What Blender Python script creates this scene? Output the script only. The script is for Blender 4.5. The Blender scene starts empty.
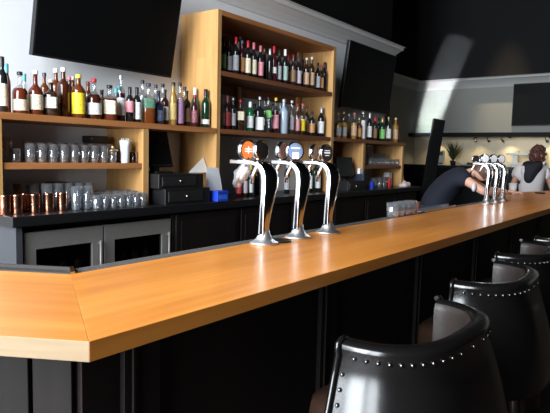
import bpy, bmesh, math, random
from mathutils import Vector, Matrix
random.seed(7)
sc = bpy.context.scene
COL = sc.collection

# ------------------------------------------------------------------ camera
F_PX, YAW, PITCH, ROLL = 560.0, math.radians(36.88), math.radians(-5.22), math.radians(1.37)
CAM = Vector((0, 0, 1.42))
FW = Vector((math.cos(PITCH)*math.cos(YAW), math.cos(PITCH)*math.sin(YAW), math.sin(PITCH)))
R0 = Vector((math.sin(YAW), -math.cos(YAW), 0)); U0 = R0.cross(FW)
cr, sr = math.cos(ROLL), math.sin(ROLL)
RT = R0*cr + U0*sr; UP = U0*cr - R0*sr
cd = bpy.data.cameras.new('camera'); cam = bpy.data.objects.new('camera', cd); COL.objects.link(cam)
cd.sensor_fit = 'HORIZONTAL'; cd.sensor_width = 36.0; cd.lens = F_PX*36/550
cd.clip_start = 0.05; cd.clip_end = 100
cam.matrix_world = Matrix.Translation(CAM) @ Matrix((RT, UP, -FW)).transposed().to_4x4()
sc.camera = cam

def ray(x, y): return RT*((x-275)/F_PX) - UP*((y-206.5)/F_PX) + FW
def atY(x, y, Y): d = ray(x, y); return CAM + d*(Y/d.y)
def atX(x, y, X): d = ray(x, y); return CAM + d*(X/d.x)
def atZ(x, y, z): d = ray(x, y); return CAM + d*((z-CAM.z)/d.z)
def depth(P): return (Vector(P)-CAM).dot(FW)

# ------------------------------------------------------------------ light, exposure
sc.view_settings.view_transform = 'Standard'; sc.view_settings.look = 'None'
sc.view_settings.gamma = 1; sc.view_settings.use_curve_mapping = False
sc.view_settings.exposure = 0.0
w = bpy.data.worlds.new('world'); sc.world = w; w.use_nodes = True
w.node_tree.nodes['Background'].inputs[0].default_value = (0.75, 0.85, 1, 1)
w.node_tree.nodes['Background'].inputs[1].default_value = .6

def area(name, loc, direction, sx, sy, power, col, spread=180):
    l = bpy.data.lights.new(name, 'AREA'); l.shape = 'RECTANGLE'; l.size = sx; l.size_y = sy
    l.energy = power; l.color = col; l.spread = math.radians(spread)
    o = bpy.data.objects.new(name, l); COL.objects.link(o); o.location = loc
    o.rotation_euler = Vector(direction).to_track_quat('-Z', 'Y').to_euler()
    return o
XW = -3.2      # the window wall stands at this X, behind and left of the camera
WIN = [(-1.35, -.60), (-.45, .70), (.90, 2.75), (2.90, 3.75)]; WZ = (.3, 5.4)
area('daylight_window_near_back_bar', (XW+.08, 3.325, 2.87), (1, 0.0, -.22), .8, 4.95, 275, (0.88, 0.94, 1.0))
area('daylight_window_before_bar_end', (XW+.08, 1.825, 2.87), (1, 0.0, -.22), 1.8, 4.95, 860, (0.88, 0.94, 1.0))
area('daylight_window_near_stools', (XW+.08, .125, 2.87), (1, 0.0, -.22), 1.1, 4.95, 350, (0.90, 0.95, 1.0))
# sunlight thrown back up from outside, a narrow shaft that crosses the room to the far wall
sun = area('sun_shaft', (XW+.1, -.92, 1.98), (1, .366, .066), .55, 2.2, 12, (0.90, 0.96, 1.0), .4)
sun.rotation_euler.rotate_axis('Z', math.radians(-19))

# ------------------------------------------------------------------ helpers
def newbm(): return bmesh.new()
def box(bm, x0, x1, y0, y1, z0, z1, mi=0):
    vs = [bm.verts.new((x, y, z)) for z in (z0, z1) for y in (y0, y1) for x in (x0, x1)]
    for q in ((0,2,3,1),(4,5,7,6),(0,1,5,4),(2,6,7,3),(0,4,6,2),(1,3,7,5)):
        f = bm.faces.new([vs[i] for i in q]); f.material_index = mi
def prism(bm, pts, z0, z1):
    a = [bm.verts.new((p[0], p[1], z0)) for p in pts]; b = [bm.verts.new((p[0], p[1], z1)) for p in pts]
    n = len(pts)
    bm.faces.new(a[::-1]); bm.faces.new(b)
    for i in range(n): bm.faces.new((a[i], a[(i+1)%n], b[(i+1)%n], b[i]))
def lathe(bm, prof, seg=16, mi=None, power=None, ang=None, caps=True, c=(0,0)):
    """prof: (r,z[,matindex]); power: superellipse exponent for squarish sections"""
    rings = []
    n = seg if ang is None else seg+1
    for k, p in enumerate(prof):
        r, z = p[0], p[1]; ring = []
        for i in range(n):
            t = 2*math.pi*i/seg if ang is None else ang[0]+(ang[1]-ang[0])*i/seg
            ct, st = math.cos(t), math.sin(t); s = 1.0
            pw = p[3] if len(p) > 3 else power
            if pw: s = 1/((abs(ct)**pw+abs(st)**pw)**(1/pw))
            ring.append(bm.verts.new((c[0]+r*ct*s, c[1]+r*st*s, z)))
        rings.append(ring)
    for k in range(len(rings)-1):
        a, b = rings[k], rings[k+1]
        for i in range(seg):
            j = (i+1) % n
            f = bm.faces.new((a[i], a[j], b[j], b[i])); f.smooth = True
            if len(prof[k]) > 2: f.material_index = prof[k][2]
    if caps and ang is None:
        f = bm.faces.new(rings[0][::-1]);  f.material_index = prof[0][2] if len(prof[0]) > 2 else 0
        f = bm.faces.new(rings[-1]); f.material_index = prof[-1][2] if len(prof[-1]) > 2 else 0
def tube(bm, pts, rad, seg=8):
    pts = [Vector(p) for p in pts]; rings = []
    rad = rad if isinstance(rad, (list, tuple)) else [rad]*len(pts)
    for i, p in enumerate(pts):
        d = (pts[min(i+1, len(pts)-1)]-pts[max(i-1, 0)]).normalized()
        u = d.orthogonal().normalized() if i == 0 else (u - d*u.dot(d)).normalized()
        v = d.cross(u)
        rings.append([bm.verts.new(p+(u*math.cos(2*math.pi*k/seg)+v*math.sin(2*math.pi*k/seg))*rad[i]) for k in range(seg)])
    for a, b in zip(rings, rings[1:]):
        for k in range(seg):
            f = bm.faces.new((a[k], a[(k+1)%seg], b[(k+1)%seg], b[k])); f.smooth = True
    bm.faces.new(rings[0][::-1]); bm.faces.new(rings[-1])
def ball(bm, c, r, sc3=(1,1,1), u=12, v=8):
    m = Matrix.Translation(c) @ Matrix.Diagonal((*sc3, 1))
    res = bmesh.ops.create_uvsphere(bm, u_segments=u, v_segments=v, radius=r, matrix=m)
    for x in res['verts']:
        for f in x.link_faces: f.smooth = True
def obj(name, bm, mats, parent=None, loc=None, bevel=0, rot=None):
    bmesh.ops.recalc_face_normals(bm, faces=bm.faces)
    me = bpy.data.meshes.new(name); bm.to_mesh(me); bm.free()
    for m in (mats if isinstance(mats, (list, tuple)) else [mats]): me.materials.append(m)
    o = bpy.data.objects.new(name, me); COL.objects.link(o)
    if parent: o.parent = parent
    if loc is not None: o.location = loc
    if rot is not None: o.rotation_euler = rot
    if bevel:
        b = o.modifiers.new('bevel', 'BEVEL'); b.width = bevel; b.segments = 2; b.limit_method = 'ANGLE'
    return o
def tag(o, label, cat, group=None):
    o['label'] = label; o['category'] = cat
    if group: o['group'] = group
    return o
def thing(name, label, cat, loc=(0,0,0), rz=0, group=None):
    o = bpy.data.objects.new(name, None); COL.objects.link(o); o.location = loc; o.rotation_euler = (0,0,rz)
    o.empty_display_size = .05
    return tag(o, label, cat, group)
def struct(name, bm, m):
    o = obj(name, bm, m); o['kind'] = 'structure'; return o
def dup(root, loc, rz=None, label=None, group=None):
    r = root.copy(); COL.objects.link(r); r.location = loc
    if rz is not None: r.rotation_euler = (0, 0, rz)
    if label: r['label'] = label
    if group: r['group'] = group
    for ch in list(root.children):
        c = ch.copy(); COL.objects.link(c); c.parent = r
        for g in list(ch.children):
            d = g.copy(); COL.objects.link(d); d.parent = c
    return r
ORD = ['first','second','third','fourth','fifth','sixth','seventh','eighth','ninth','tenth','eleventh','twelfth','thirteenth',
       'fourteenth','fifteenth','sixteenth','seventeenth','eighteenth','nineteenth','twentieth','twenty-first','twenty-second',
       'twenty-third','twenty-fourth','twenty-fifth','twenty-sixth','twenty-seventh','twenty-eighth','twenty-ninth','thirtieth',
       'thirty-first','thirty-second','thirty-third','thirty-fourth','thirty-fifth','thirty-sixth']

# ------------------------------------------------------------------ materials
MC = {}
def mat(name, col, rough=.5, metal=0, spec=.5, coat=0, trans=0, ior=1.45, emis=None, bump=0, bscale=60, var=0, vscale=8):
    if name in MC: return MC[name]
    m = bpy.data.materials.new(name); m.use_nodes = True; nt = m.node_tree; b = nt.nodes['Principled BSDF']
    b.inputs['Base Color'].default_value = (*col, 1); b.inputs['Roughness'].default_value = rough
    b.inputs['Metallic'].default_value = metal; b.inputs['Specular IOR Level'].default_value = spec
    b.inputs['Coat Weight'].default_value = coat; b.inputs['Transmission Weight'].default_value = trans; b.inputs['IOR'].default_value = ior
    if emis: b.inputs['Emission Color'].default_value = (*emis[0], 1); b.inputs['Emission Strength'].default_value = emis[1]
    tc = nt.nodes.new('ShaderNodeTexCoord')
    if var:
        n = nt.nodes.new('ShaderNodeTexNoise'); n.inputs['Scale'].default_value = vscale; n.inputs['Detail'].default_value = 4
        nt.links.new(tc.outputs['Object'], n.inputs['Vector'])
        mx = nt.nodes.new('ShaderNodeMix'); mx.data_type = 'RGBA'
        mx.inputs[6].default_value = (*[c*(1-var) for c in col], 1); mx.inputs[7].default_value = (*[min(1, c*(1+var)) for c in col], 1)
        nt.links.new(n.outputs['Fac'], mx.inputs[0]); nt.links.new(mx.outputs[2], b.inputs['Base Color'])
    if bump:
        n = nt.nodes.new('ShaderNodeTexNoise'); n.inputs['Scale'].default_value = bscale
        nt.links.new(tc.outputs['Object'], n.inputs['Vector'])
        bp = nt.nodes.new('ShaderNodeBump'); bp.inputs['Strength'].default_value = bump; bp.inputs['Distance'].default_value = .01
        nt.links.new(n.outputs['Fac'], bp.inputs['Height']); nt.links.new(bp.outputs['Normal'], b.inputs['Normal'])
    MC[name] = m; return m
def wood(name, c1, c2, axis=0, rough=.35, coat=0, scale=1.0, spec=.5):
    if name in MC: return MC[name]
    m = bpy.data.materials.new(name); m.use_nodes = True; nt = m.node_tree; b = nt.nodes['Principled BSDF']
    tc = nt.nodes.new('ShaderNodeTexCoord'); mp = nt.nodes.new('ShaderNodeMapping')
    s = [14*scale]*3; s[axis] = 0.9*scale; mp.inputs['Scale'].default_value = s
    nt.links.new(tc.outputs['Object'], mp.inputs['Vector'])
    n = nt.nodes.new('ShaderNodeTexNoise'); n.inputs['Scale'].default_value = 1.3; n.inputs['Detail'].default_value = 6; n.inputs['Distortion'].default_value = .7
    nt.links.new(mp.outputs['Vector'], n.inputs['Vector'])
    # staves of slightly different tone
    mp2 = nt.nodes.new('ShaderNodeMapping'); s2 = [7.0]*3; s2[axis] = .45; mp2.inputs['Scale'].default_value = s2
    nt.links.new(tc.outputs['Object'], mp2.inputs['Vector'])
    v = nt.nodes.new('ShaderNodeTexVoronoi'); v.inputs['Scale'].default_value = 1.0; v.distance = 'CHEBYCHEV'; v.inputs['Randomness'].default_value = .5
    nt.links.new(mp2.outputs['Vector'], v.inputs['Vector'])
    sep = nt.nodes.new('ShaderNodeSeparateColor'); nt.links.new(v.outputs['Color'], sep.inputs[0])
    rp = nt.nodes.new('ShaderNodeValToRGB'); rp.color_ramp.elements[0].position = .3; rp.color_ramp.elements[1].position = .72
    rp.color_ramp.elements[0].color = (*c2, 1); rp.color_ramp.elements[1].color = (*c1, 1)
    ad = nt.nodes.new('ShaderNodeMath'); ad.operation = 'MULTIPLY_ADD'; ad.inputs[1].default_value = .22
    nt.links.new(sep.outputs[0], ad.inputs[0]); sb = nt.nodes.new('ShaderNodeMath'); sb.operation = 'SUBTRACT'; sb.inputs[1].default_value = .11
    nt.links.new(n.outputs['Fac'], sb.inputs[0]); nt.links.new(sb.outputs[0], ad.inputs[2])
    nt.links.new(ad.outputs[0], rp.inputs['Fac']); nt.links.new(rp.outputs['Color'], b.inputs['Base Color'])
    b.inputs['Roughness'].default_value = rough; b.inputs['Coat Weight'].default_value = coat; b.inputs['Coat Roughness'].default_value = .12
    b.inputs['Specular IOR Level'].default_value = spec
    MC[name] = m; return m
def glass(name, tint=(.93,.96,.98), base=.06, edge=.55, rough=.03, window_sheen=0):
    """clear thin glass: see-through with reflections that grow towards the edge"""
    if name in MC: return MC[name]
    m = bpy.data.materials.new(name); m.use_nodes = True; nt = m.node_tree
    for n in list(nt.nodes): nt.nodes.remove(n)
    out = nt.nodes.new('ShaderNodeOutputMaterial'); mix = nt.nodes.new('ShaderNodeMixShader')
    tr = nt.nodes.new('ShaderNodeBsdfTransparent'); tr.inputs[0].default_value = (*tint, 1)
    gl = nt.nodes.new('ShaderNodeBsdfGlossy'); gl.inputs['Roughness'].default_value = rough; gl.inputs[0].default_value = (.95,.97,1,1)
    lw = nt.nodes.new('ShaderNodeLayerWeight'); lw.inputs[0].default_value = .35
    mr = nt.nodes.new('ShaderNodeMapRange'); mr.inputs[3].default_value = base; mr.inputs[4].default_value = edge
    nt.links.new(lw.outputs['Facing'], mr.inputs[0]); nt.links.new(mr.outputs[0], mix.inputs[0])
    nt.links.new(tr.outputs[0], mix.inputs[1]); nt.links.new(gl.outputs[0], mix.inputs[2]); nt.links.new(mix.outputs[0], out.inputs[0])
    if window_sheen:      # pale diffuse mix stands in for window light reflected by the glassware
        df = nt.nodes.new('ShaderNodeBsdfDiffuse'); df.inputs[0].default_value = (.82,.87,.92,1)
        m2 = nt.nodes.new('ShaderNodeMixShader'); m2.inputs[0].default_value = window_sheen
        nt.links.new(mix.outputs[0], m2.inputs[1]); nt.links.new(df.outputs[0], m2.inputs[2]); nt.links.new(m2.outputs[0], out.inputs[0])
    MC[name] = m; return m
def labelmat(name, col, ink):
    """paper label with a few lines of small print"""
    if name in MC: return MC[name]
    m = bpy.data.materials.new(name); m.use_nodes = True; nt = m.node_tree; b = nt.nodes['Principled BSDF']
    tc = nt.nodes.new('ShaderNodeTexCoord')
    br = nt.nodes.new('ShaderNodeTexNoise'); br.inputs['Scale'].default_value = 5
    mp = nt.nodes.new('ShaderNodeMapping'); mp.inputs['Scale'].default_value = (2, 2, 1.6)
    nt.links.new(tc.outputs['Generated'], mp.inputs['Vector']); nt.links.new(mp.outputs['Vector'], br.inputs['Vector'])
    rp = nt.nodes.new('ShaderNodeValToRGB'); rp.color_ramp.elements[0].position = .58; rp.color_ramp.elements[1].position = .64
    rp.color_ramp.elements[0].color = (*col, 1); rp.color_ramp.elements[1].color = (*[c*.45+i*.55 for c, i in zip(col, ink)], 1)
    nt.links.new(br.outputs['Fac'], rp.inputs['Fac']); nt.links.new(rp.outputs['Color'], b.inputs['Base Color'])
    b.inputs['Roughness'].default_value = .55
    MC[name] = m; return m

M_bar = wood('honey_oiled_bar_wood', (.72,.275,.050), (.52,.175,.027), 0, rough=.32, coat=.1, spec=.4)
M_barend = wood('window_lit_bar_edge', (.30,.22,.135), (.22,.155,.09), 0, rough=.6, spec=.25)  # bar wood made paler in colour for window light on the end edge
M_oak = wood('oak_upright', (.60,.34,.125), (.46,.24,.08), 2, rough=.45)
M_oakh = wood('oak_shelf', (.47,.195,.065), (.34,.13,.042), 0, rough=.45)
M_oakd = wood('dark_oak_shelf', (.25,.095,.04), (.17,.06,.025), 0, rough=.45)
M_panel = wood('espresso_panel', (.010,.007,.006), (.006,.0045,.004), 2, rough=.6, spec=.2)
M_black = mat('black_paint', (.005,.005,.0055), .6, spec=.2)
M_blackwall = mat('black_wall_paint', (.006,.006,.0065), .8, spec=.15)
M_counter = mat('black_stone_counter', (.011,.011,.012), .3, bump=.02)
M_wall = mat('pale_grey_wall', (.80,.82,.84), .8, spec=.2, var=.03)
M_farwall = mat('dimmed_far_wall', (.30,.305,.28), .8, spec=.2, var=.03)  # dim light of the far end is put into this grey-green tone
M_crown = mat('white_trim_paint', (.66,.66,.65), .6)
M_tile = mat('cream_backsplash', (.62,.55,.40), .35, var=.12, vscale=3)
M_floor = wood('dark_floor', (.045,.03,.022), (.028,.018,.013), 0, rough=.5)
M_chrome = mat('chrome', (.64,.64,.66), .08, 1)
M_foot = mat('satin_chrome', (.85,.85,.87), .42, 1)
M_steel = mat('brushed_steel', (.24,.225,.21), .45, .35, var=.1, vscale=20)
M_rail = mat('drip_rail_mesh', (.045,.042,.04), .7, 0, spec=.2)
M_copper = mat('copper', (.86,.42,.27), .22, 1)
M_screen = mat('black_screen', (.003,.0033,.0036), .5, spec=.12)
M_plast = mat('black_plastic', (.012,.012,.013), .35)
M_leather = mat('black_leather', (.005,.0045,.0045), .2, spec=.7, bump=.10, bscale=9)
M_leather2 = mat('worn_inner_leather', (.022,.016,.014), .45, bump=.25, bscale=25, var=.35, vscale=14)
M_nail = mat('nailhead_metal', (.16,.155,.16), .25, 1)
M_darkwood = wood('stool_leg_wood', (.05,.025,.015), (.03,.015,.01), 2, rough=.35)
M_glass = glass('tumbler_glass', (.95,.97,.99), .22, .88, .04, .065)
M_white = mat('white_paper', (.82,.83,.84), .6)
M_cream = mat('cream', (.80,.74,.58), .6)
M_blue = mat('bright_blue_plastic', (.015,.06,.55), .4)
M_red = mat('red_plastic', (.5,.02,.02), .4)
M_gold = mat('gold_lid', (.72,.55,.28), .35, .9)
M_skin = mat('skin', (.62,.34,.24), .55)
M_skin2 = mat('skin_brown', (.42,.22,.15), .55)
M_navy = mat('navy_cotton', (.007,.009,.018), .85, bump=.2, bscale=30)
M_greycot = mat('light_grey_cotton', (.62,.58,.57), .85, bump=.2, bscale=30)
M_hair = mat('brown_hair', (.10,.05,.03), .5, var=.4, vscale=40)
M_hair2 = mat('reddish_dark_hair', (.07,.022,.016), .5, var=.4, vscale=40)
M_scarf = mat('black_scarf', (.012,.012,.017), .85)
M_jeans = mat('dark_trousers', (.012,.013,.018), .8)
M_leaf = mat('dull_green_leaf', (.05,.07,.03), .6)
M_wrap = glass('clear_plastic_wrap', (.86,.70,.64), .22, .45, .4)
M_pane = glass('window_pane', (.97,.98,.98), .05, .4)
M_coolerglass = mat('dark_cooler_glass', (.012,.014,.017), .12, spec=.6)

# ------------------------------------------------------------------ room shell
YB, XB, YR, XF, ZC = 3.88, 8.08, 5.13, 12.0, 6.0
YFR = -3.0; ZK = 3.02
bm = newbm(); box(bm, XW-.15, XF+.15, YFR-.15, YR+.15, -.1, 0); struct('floor', bm, M_floor)
bm = newbm(); box(bm, XW-.15, XF+.15, YFR-.15, YR+.15, ZC, ZC+.1); struct('ceiling', bm, M_blackwall)
# back wall: pale up to the crown, black above
bm = newbm(); box(bm, XW, XB, YB, YB+.15, 0, ZK); box(bm, XB-.15, XB, YB, YR, 0, ZK); struct('wall_back', bm, M_wall)
bm = newbm(); box(bm, XW, XB, YB+.02, YB+.15, ZK, ZC); struct('wall_back_upper', bm, M_blackwall)
bm = newbm(); box(bm, XB, XF+.15, YR, YR+.15, 0, ZK); struct('wall_recess', bm, M_farwall)
bm = newbm(); box(bm, XB-.15, XF+.15, YR+.02, YR+.15, ZK, ZC); struct('wall_recess_upper', bm, M_blackwall)
bm = newbm(); box(bm, XF, XF+.15, YFR, YR, 1.98, ZK); struct('wall_far', bm, M_farwall)
bm = newbm(); box(bm, XF+.02, XF+.15, YFR, YR, ZK, ZC); struct('wall_far_upper', bm, mat('dark_wall_paint', (.012,.012,.0125), .8, spec=.15))
bm = newbm(); box(bm, XF, XF+.15, YFR, YR, 0, 1.98); struct('wall_far_backsplash', bm, M_tile)
bm = newbm(); box(bm, XW-.15, XF+.15, YFR-.15, YFR, 0, ZC); struct('wall_front', bm, M_blackwall)
# window wall with two tall openings
bm = newbm()
edges = [YFR] + [y for ab in WIN for y in ab] + [YR]
for a, b in zip(edges[::2], edges[1::2]): box(bm, XW-.15, XW, a, b, 0, ZC)
for a, b in WIN: box(bm, XW-.15, XW, a, b, 0, WZ[0]); box(bm, XW-.15, XW, a, b, WZ[1], ZC)
struct('wall_left', bm, M_blackwall)
for i, (a, b) in enumerate(WIN):
    bm = newbm()
    for (u0, u1, v0, v1) in ((a, b, WZ[0], WZ[0]+.05), (a, b, WZ[1]-.05, WZ[1]), (a, a+.05, WZ[0]+.05, WZ[1]-.05), (b-.05, b, WZ[0]+.05, WZ[1]-.05)):
        box(bm, XW-.13, XW-.06, u0, u1, v0, v1)
    f = struct('window_%d' % (i+1), bm, M_black)
    bm = newbm(); box(bm, XW-.10, XW-.095, a+.05, b-.05, WZ[0]+.05, WZ[1]-.05); obj('pane', bm, M_pane, f)
# crown mouldings
CP = [(0, 0), (0, -.20), (-.012, -.20), (-.02, -.16), (-.05, -.11), (-.10, -.06), (-.125, -.05), (-.13, -.01), (-.16, 0)]
def crown(name, path, m=M_crown):
    """path: list of (point, outward normal scale vec) in plan; mitred sweep"""
    bm = newbm(); rows = []
    for (px, py), (nx, ny) in path:
        rows.append([bm.verts.new((px-nx*d, py-ny*d, ZK+.10+z)) for d, z in CP])
    for a, b in zip(rows, rows[1:]):
        for k in range(len(CP)): bm.faces.new((a[k], a[(k+1)%len(CP)], b[(k+1)%len(CP)], b[k]))
    bm.faces.new(rows[0]); bm.faces.new(rows[-1][::-1])
    struct(name, bm, m)
crown('trim_1', [((XW, YB), (0, -1)), ((XB, YB), (1, -1)), ((XB, YR), (1, 0))])
crown('trim_2', [((XB+.17, YR), (0, -1)), ((XF, YR), (-1, -1)), ((XF, YFR), (-1, 0))], mat('dimmed_trim_paint', (.42,.42,.40), .6))  # far crown: white trim darkened in colour for the dim far end

# ------------------------------------------------------------------ bar
ZT, TH = 1.07, .040
YF, YI, YM = .872, 1.40, 1.472
a60 = math.radians(120)
dl = Vector((math.cos(a60), math.sin(a60)))          # direction of the return leg
cf = Vector((.602, YF)); ci = Vector((.602+(YI-YF)/math.tan(math.radians(60)), YI)); cm = Vector((.602+(YM-YF)/math.tan(math.radians(60)), YM))
LEG = 1.7
bar = thing('bar_counter', 'long honey-coloured wooden bar with black panelled front and a bent left end', 'bar counter', (0,0,0))
bm = newbm(); prism(bm, [cf, (7.75, YF), (7.75, 1.36), (6.45, 1.68), (4.95, YI), ci], ZT-TH, ZT)
obj('bar_top', bm, M_bar, bar, bevel=.0012)
# return slab in its own frame so that the grain follows it (local x runs along dl)
mr = Matrix.Rotation(a60, 4, 'Z'); inv = mr.to_3x3().inverted()
def loc2(p): q = inv @ Vector((p[0], p[1], 0)); return (q.x, q.y)
e = .0006
pts = [cf, ci, ci+dl*LEG, cf+dl*LEG]
bm = newbm(); prism(bm, [loc2(p) for p in pts][::-1], ZT-TH, ZT)
bm.normal_update()
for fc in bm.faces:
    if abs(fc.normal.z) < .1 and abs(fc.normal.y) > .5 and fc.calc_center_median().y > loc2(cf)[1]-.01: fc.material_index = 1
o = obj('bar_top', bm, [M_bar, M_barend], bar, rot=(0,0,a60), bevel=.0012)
# drip rail along the working side
bm = newbm(); prism(bm, [ci, (4.95, YI), (4.95, YM), cm], ZT-TH, ZT-.006); prism(bm, [ci, cm, cm+dl*LEG, ci+dl*LEG], ZT-TH, ZT-.006)
rail = obj('drip_rail', bm, M_rail, bar)
bm = newbm()      # rubber grid of small bumps and a metal lip
x = ci.x+.05
while x < 4.9:
    for k in range(3): box(bm, x, x+.0165, YI+.010+k*.02, YI+.0265+k*.02, ZT-.006, ZT-.002)
    x += .02
obj('rubber_grid', bm, mat('dark_rubber', (.085,.079,.075), .7, spec=.2), rail)
bm = newbm(); prism(bm, [ci, ci+dl*LEG, ci+dl*LEG+Vector((.012,.006)), ci+Vector((.012,.006))][::-1], ZT-.006, ZT+.003)
nrm = Vector((math.sin(a60), -math.cos(a60)))
prism(bm, [cm, cm+dl*LEG, cm+dl*LEG+nrm*.01, cm+nrm*.01][::-1], ZT-.006, ZT+.003)
obj('steel_lip', bm, M_rail, rail)
bm = newbm(); prism(bm, [ci+Vector((.0,0)), cm, cm+Vector((.014,0)), ci+Vector((.014,0))][::-1], ZT-.006, ZT+.006); obj('steel_corner', bm, M_chrome, rail)
# body under the top
ov = .17
nf = Vector((-math.sin(a60), math.cos(a60)))   # outward normal of the return's customer side
bf = Vector((.602+ov/math.tan(math.radians(60))*1.0, YF+ov))
bi = Vector((.602+(YI-.03-YF)/math.tan(math.radians(60)), YI-.03))
bm = newbm(); prism(bm, [bf, (7.7, YF+ov), (7.7, YI-.03), bi], 0, ZT-TH-.0005); obj('front_panel', bm, M_panel, bar)
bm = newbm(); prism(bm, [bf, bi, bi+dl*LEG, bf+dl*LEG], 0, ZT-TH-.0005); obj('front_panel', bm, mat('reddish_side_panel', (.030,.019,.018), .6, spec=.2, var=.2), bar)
for i in range(9):
    x0 = .80+.855*i
    bm = newbm(); box(bm, x0, x0+.11, YF+ov-.018, YF+ov-.0005, .0, ZT-TH-.001); box(bm, x0+.02, x0+.03, YF+ov-.026, YF+ov-.018, .1, ZT-TH-.03)
    obj('pilaster', bm, M_panel, bar, bevel=.002)
for s in (.015, .115, .33, .62, .95):
    p = bf+dl*s - Vector((math.sin(a60), -math.cos(a60)))*.0
    out = Vector((-math.sin(a60), math.cos(a60)))
    q = [p+out*.0005, p+dl*.09+out*.0005, p+dl*.09+out*.018, p+out*.018]
    bm = newbm(); prism(bm, q, 0, ZT-TH-.001); obj('pilaster', bm, M_panel, bar, bevel=.002)

# ------------------------------------------------------------------ beer towers
def rsec(bm, c, u, v, a, b, n=16, pw=3.2):
    ring = []
    for i in range(n):
        t = 2*math.pi*(i+.5)/n; ct, st = math.cos(t), math.sin(t); s = 1/((abs(ct)**pw+abs(st)**pw)**(1/pw))
        ring.append(bm.verts.new(c+u*(a*ct*s)+v*(b*st*s)))
    return ring
def tower(label, loc, handles, group):
    t = thing('beer_tower', label, 'beer tap', loc, 0, group)
    bm = newbm()
    lathe(bm, [(.052,0),(.056,.003),(.054,.007),(.042,.013),(.032,.022),(.024,.038),(.020,.055)], 28)
    for v in bm.verts: v.co.x = v.co.x*1.05+.004
    obj('base_foot', bm, M_foot, t)
    bm = newbm(); X = Vector((1,0,0)); rings = []
    # bent plate: centre (y,z), tangent angle from vertical, half thickness, half width along x
    S = [(0,.020,0,.017,.021),(0,.045,0,.015,.020),(-.001,.08,0,.014,.021),(-.003,.13,-1,.014,.027),(-.006,.18,-2,.014,.033),(-.008,.225,-1,.015,.040),(-.008,.255,8,.015,.043),
         (-.003,.28,24,.015,.042),(.010,.300,46,.014,.038),(.030,.313,70,.012,.034),(.055,.319,86,.011,.026),(.10,.320,90,.010,.020),(.165,.320,90,.009,.015)]
    for y, z, an, a, b in S:
        an = math.radians(an); u = Vector((0, math.cos(an), -math.sin(an)))
        rings.append(rsec(bm, Vector((b-.021 if z < .3 else (b-.021)*1.0, y, z)), u, X, a, b, 28, 7))
    for p, q in zip(rings, rings[1:]):
        for k in range(len(p)):
            f = bm.faces.new((p[k], p[(k+1)%len(p)], q[(k+1)%len(q)], q[k])); f.smooth = True
    bm.faces.new(rings[0][::-1]); bm.faces.new(rings[-1])
    obj('column', bm, M_chrome, t)
    for (hy, hx, rz, face, mark, sz) in handles:
        # faucet: spout hanging below the arm
        bm = newbm(); tube(bm, [(hx, hy, .322), (hx-.006, hy+.012, .30), (hx-.010, hy+.026, .27), (hx-.010, hy+.032, .235)], [.009,.010,.008,.007], 10)
        lathe(bm, [(.010,.330),(.012,.338),(.007,.342)], 14, c=(hx, hy)); fa = obj('faucet', bm, M_chrome, t)
        # round badge handle
        bm = newbm(); rr = .0395*sz
        lathe(bm, [(rr*.86,-.012),(rr,-.010),(rr,.010),(rr*.9,.0115),(rr*.86,.0085)], 28)
        hm = obj('tap_handle', bm, M_chrome, t)
        hm.rotation_euler = Matrix.Rotation(rz, 3, 'Z').to_4x4().to_euler()
        hm.matrix_local = Matrix.Translation((hx, hy, .326+rr)) @ Matrix.Rotation(rz, 4, 'Z') @ Matrix.Rotation(math.radians(90), 4, 'X')
        bm = newbm(); lathe(bm, [(rr*.855,.0088),(rr*.80,.0105)], 28); obj('badge', bm, face, hm)
        if mark:
            bm = newbm(); k = rr
            for (a0, a1, b0, b1) in mark[1]: box(bm, a0*k, a1*k, b0*k, b1*k, .0104, .0116)
            obj('badge_lettering', bm, mark[0], hm)
    return t
M_or = mat('orange_badge', (.42,.10,.02), .4); M_bk = mat('black_badge', (.012,.010,.010), .3); M_pk = mat('salmon_badge', (.45,.22,.15), .4); M_bw = mat('blue_grey_badge', (.10,.13,.22), .4)
M_ink = mat('white_badge_print', (.75,.75,.72), .5)
lines3 = [(-.45,.45,.22,.30),(-.5,.5,-.05,.08),(-.35,.35,-.32,-.25)]
crossm = [(-.42,-.08,.06,.14),(.06,.42,.06,.14),(-.42,-.08,-.16,-.08),(.06,.42,-.16,-.08),(-.04,.04,-.35,.35)]
shield = [(-.36,.36,-.72,-.12),(-.5,.5,.28,.38)]
g_t = 'near row of chrome beer towers on the bar'
rz = math.radians
def at_bar(x, y): p = atZ(x, y, ZT); return (p.x, p.y, ZT+.0006)
t1 = tower('nearest tall chrome beer tower with an orange round badge and a black one', at_bar(263.5,244), [(.095,.0,rz(-12),M_or,(M_ink,crossm),1.06),(.025,.0,rz(2),M_bk,None,1.04)], g_t)
t2 = tower('middle chrome beer tower of the near three with a blue-grey shield badge', at_bar(297.5,238), [(.095,0,rz(8),M_pk,None,1.06),(.028,0,rz(-27),M_bw,(M_ink,shield),1.06)], g_t)
t3 = tower('third chrome beer tower from the left, with a black lettered badge', at_bar(327.5,233), [(.09,0,rz(16),M_pk,None,1.0),(.025,0,rz(-9),M_bk,(M_ink,lines3),1.0)], g_t)
g_f = 'far row of chrome beer towers by the people'
fx = [(4.60,1.335),(4.83,1.335),(5.06,1.335)]
fl = ['left chrome beer tower of the small far row by the bending person', 'middle chrome beer tower of the small far row near the people', 'right chrome beer tower of the small far row, nearest the paper cup']
f0 = tower(fl[0], (*fx[0], ZT+.0006), [(.10,0,rz(-60),M_bk,None,.8),(.03,0,rz(-35),M_white,None,.95)], g_f)
for k in (1, 2): dup(f0, (*fx[k], ZT+.0006), 0, fl[k], g_f)
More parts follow.
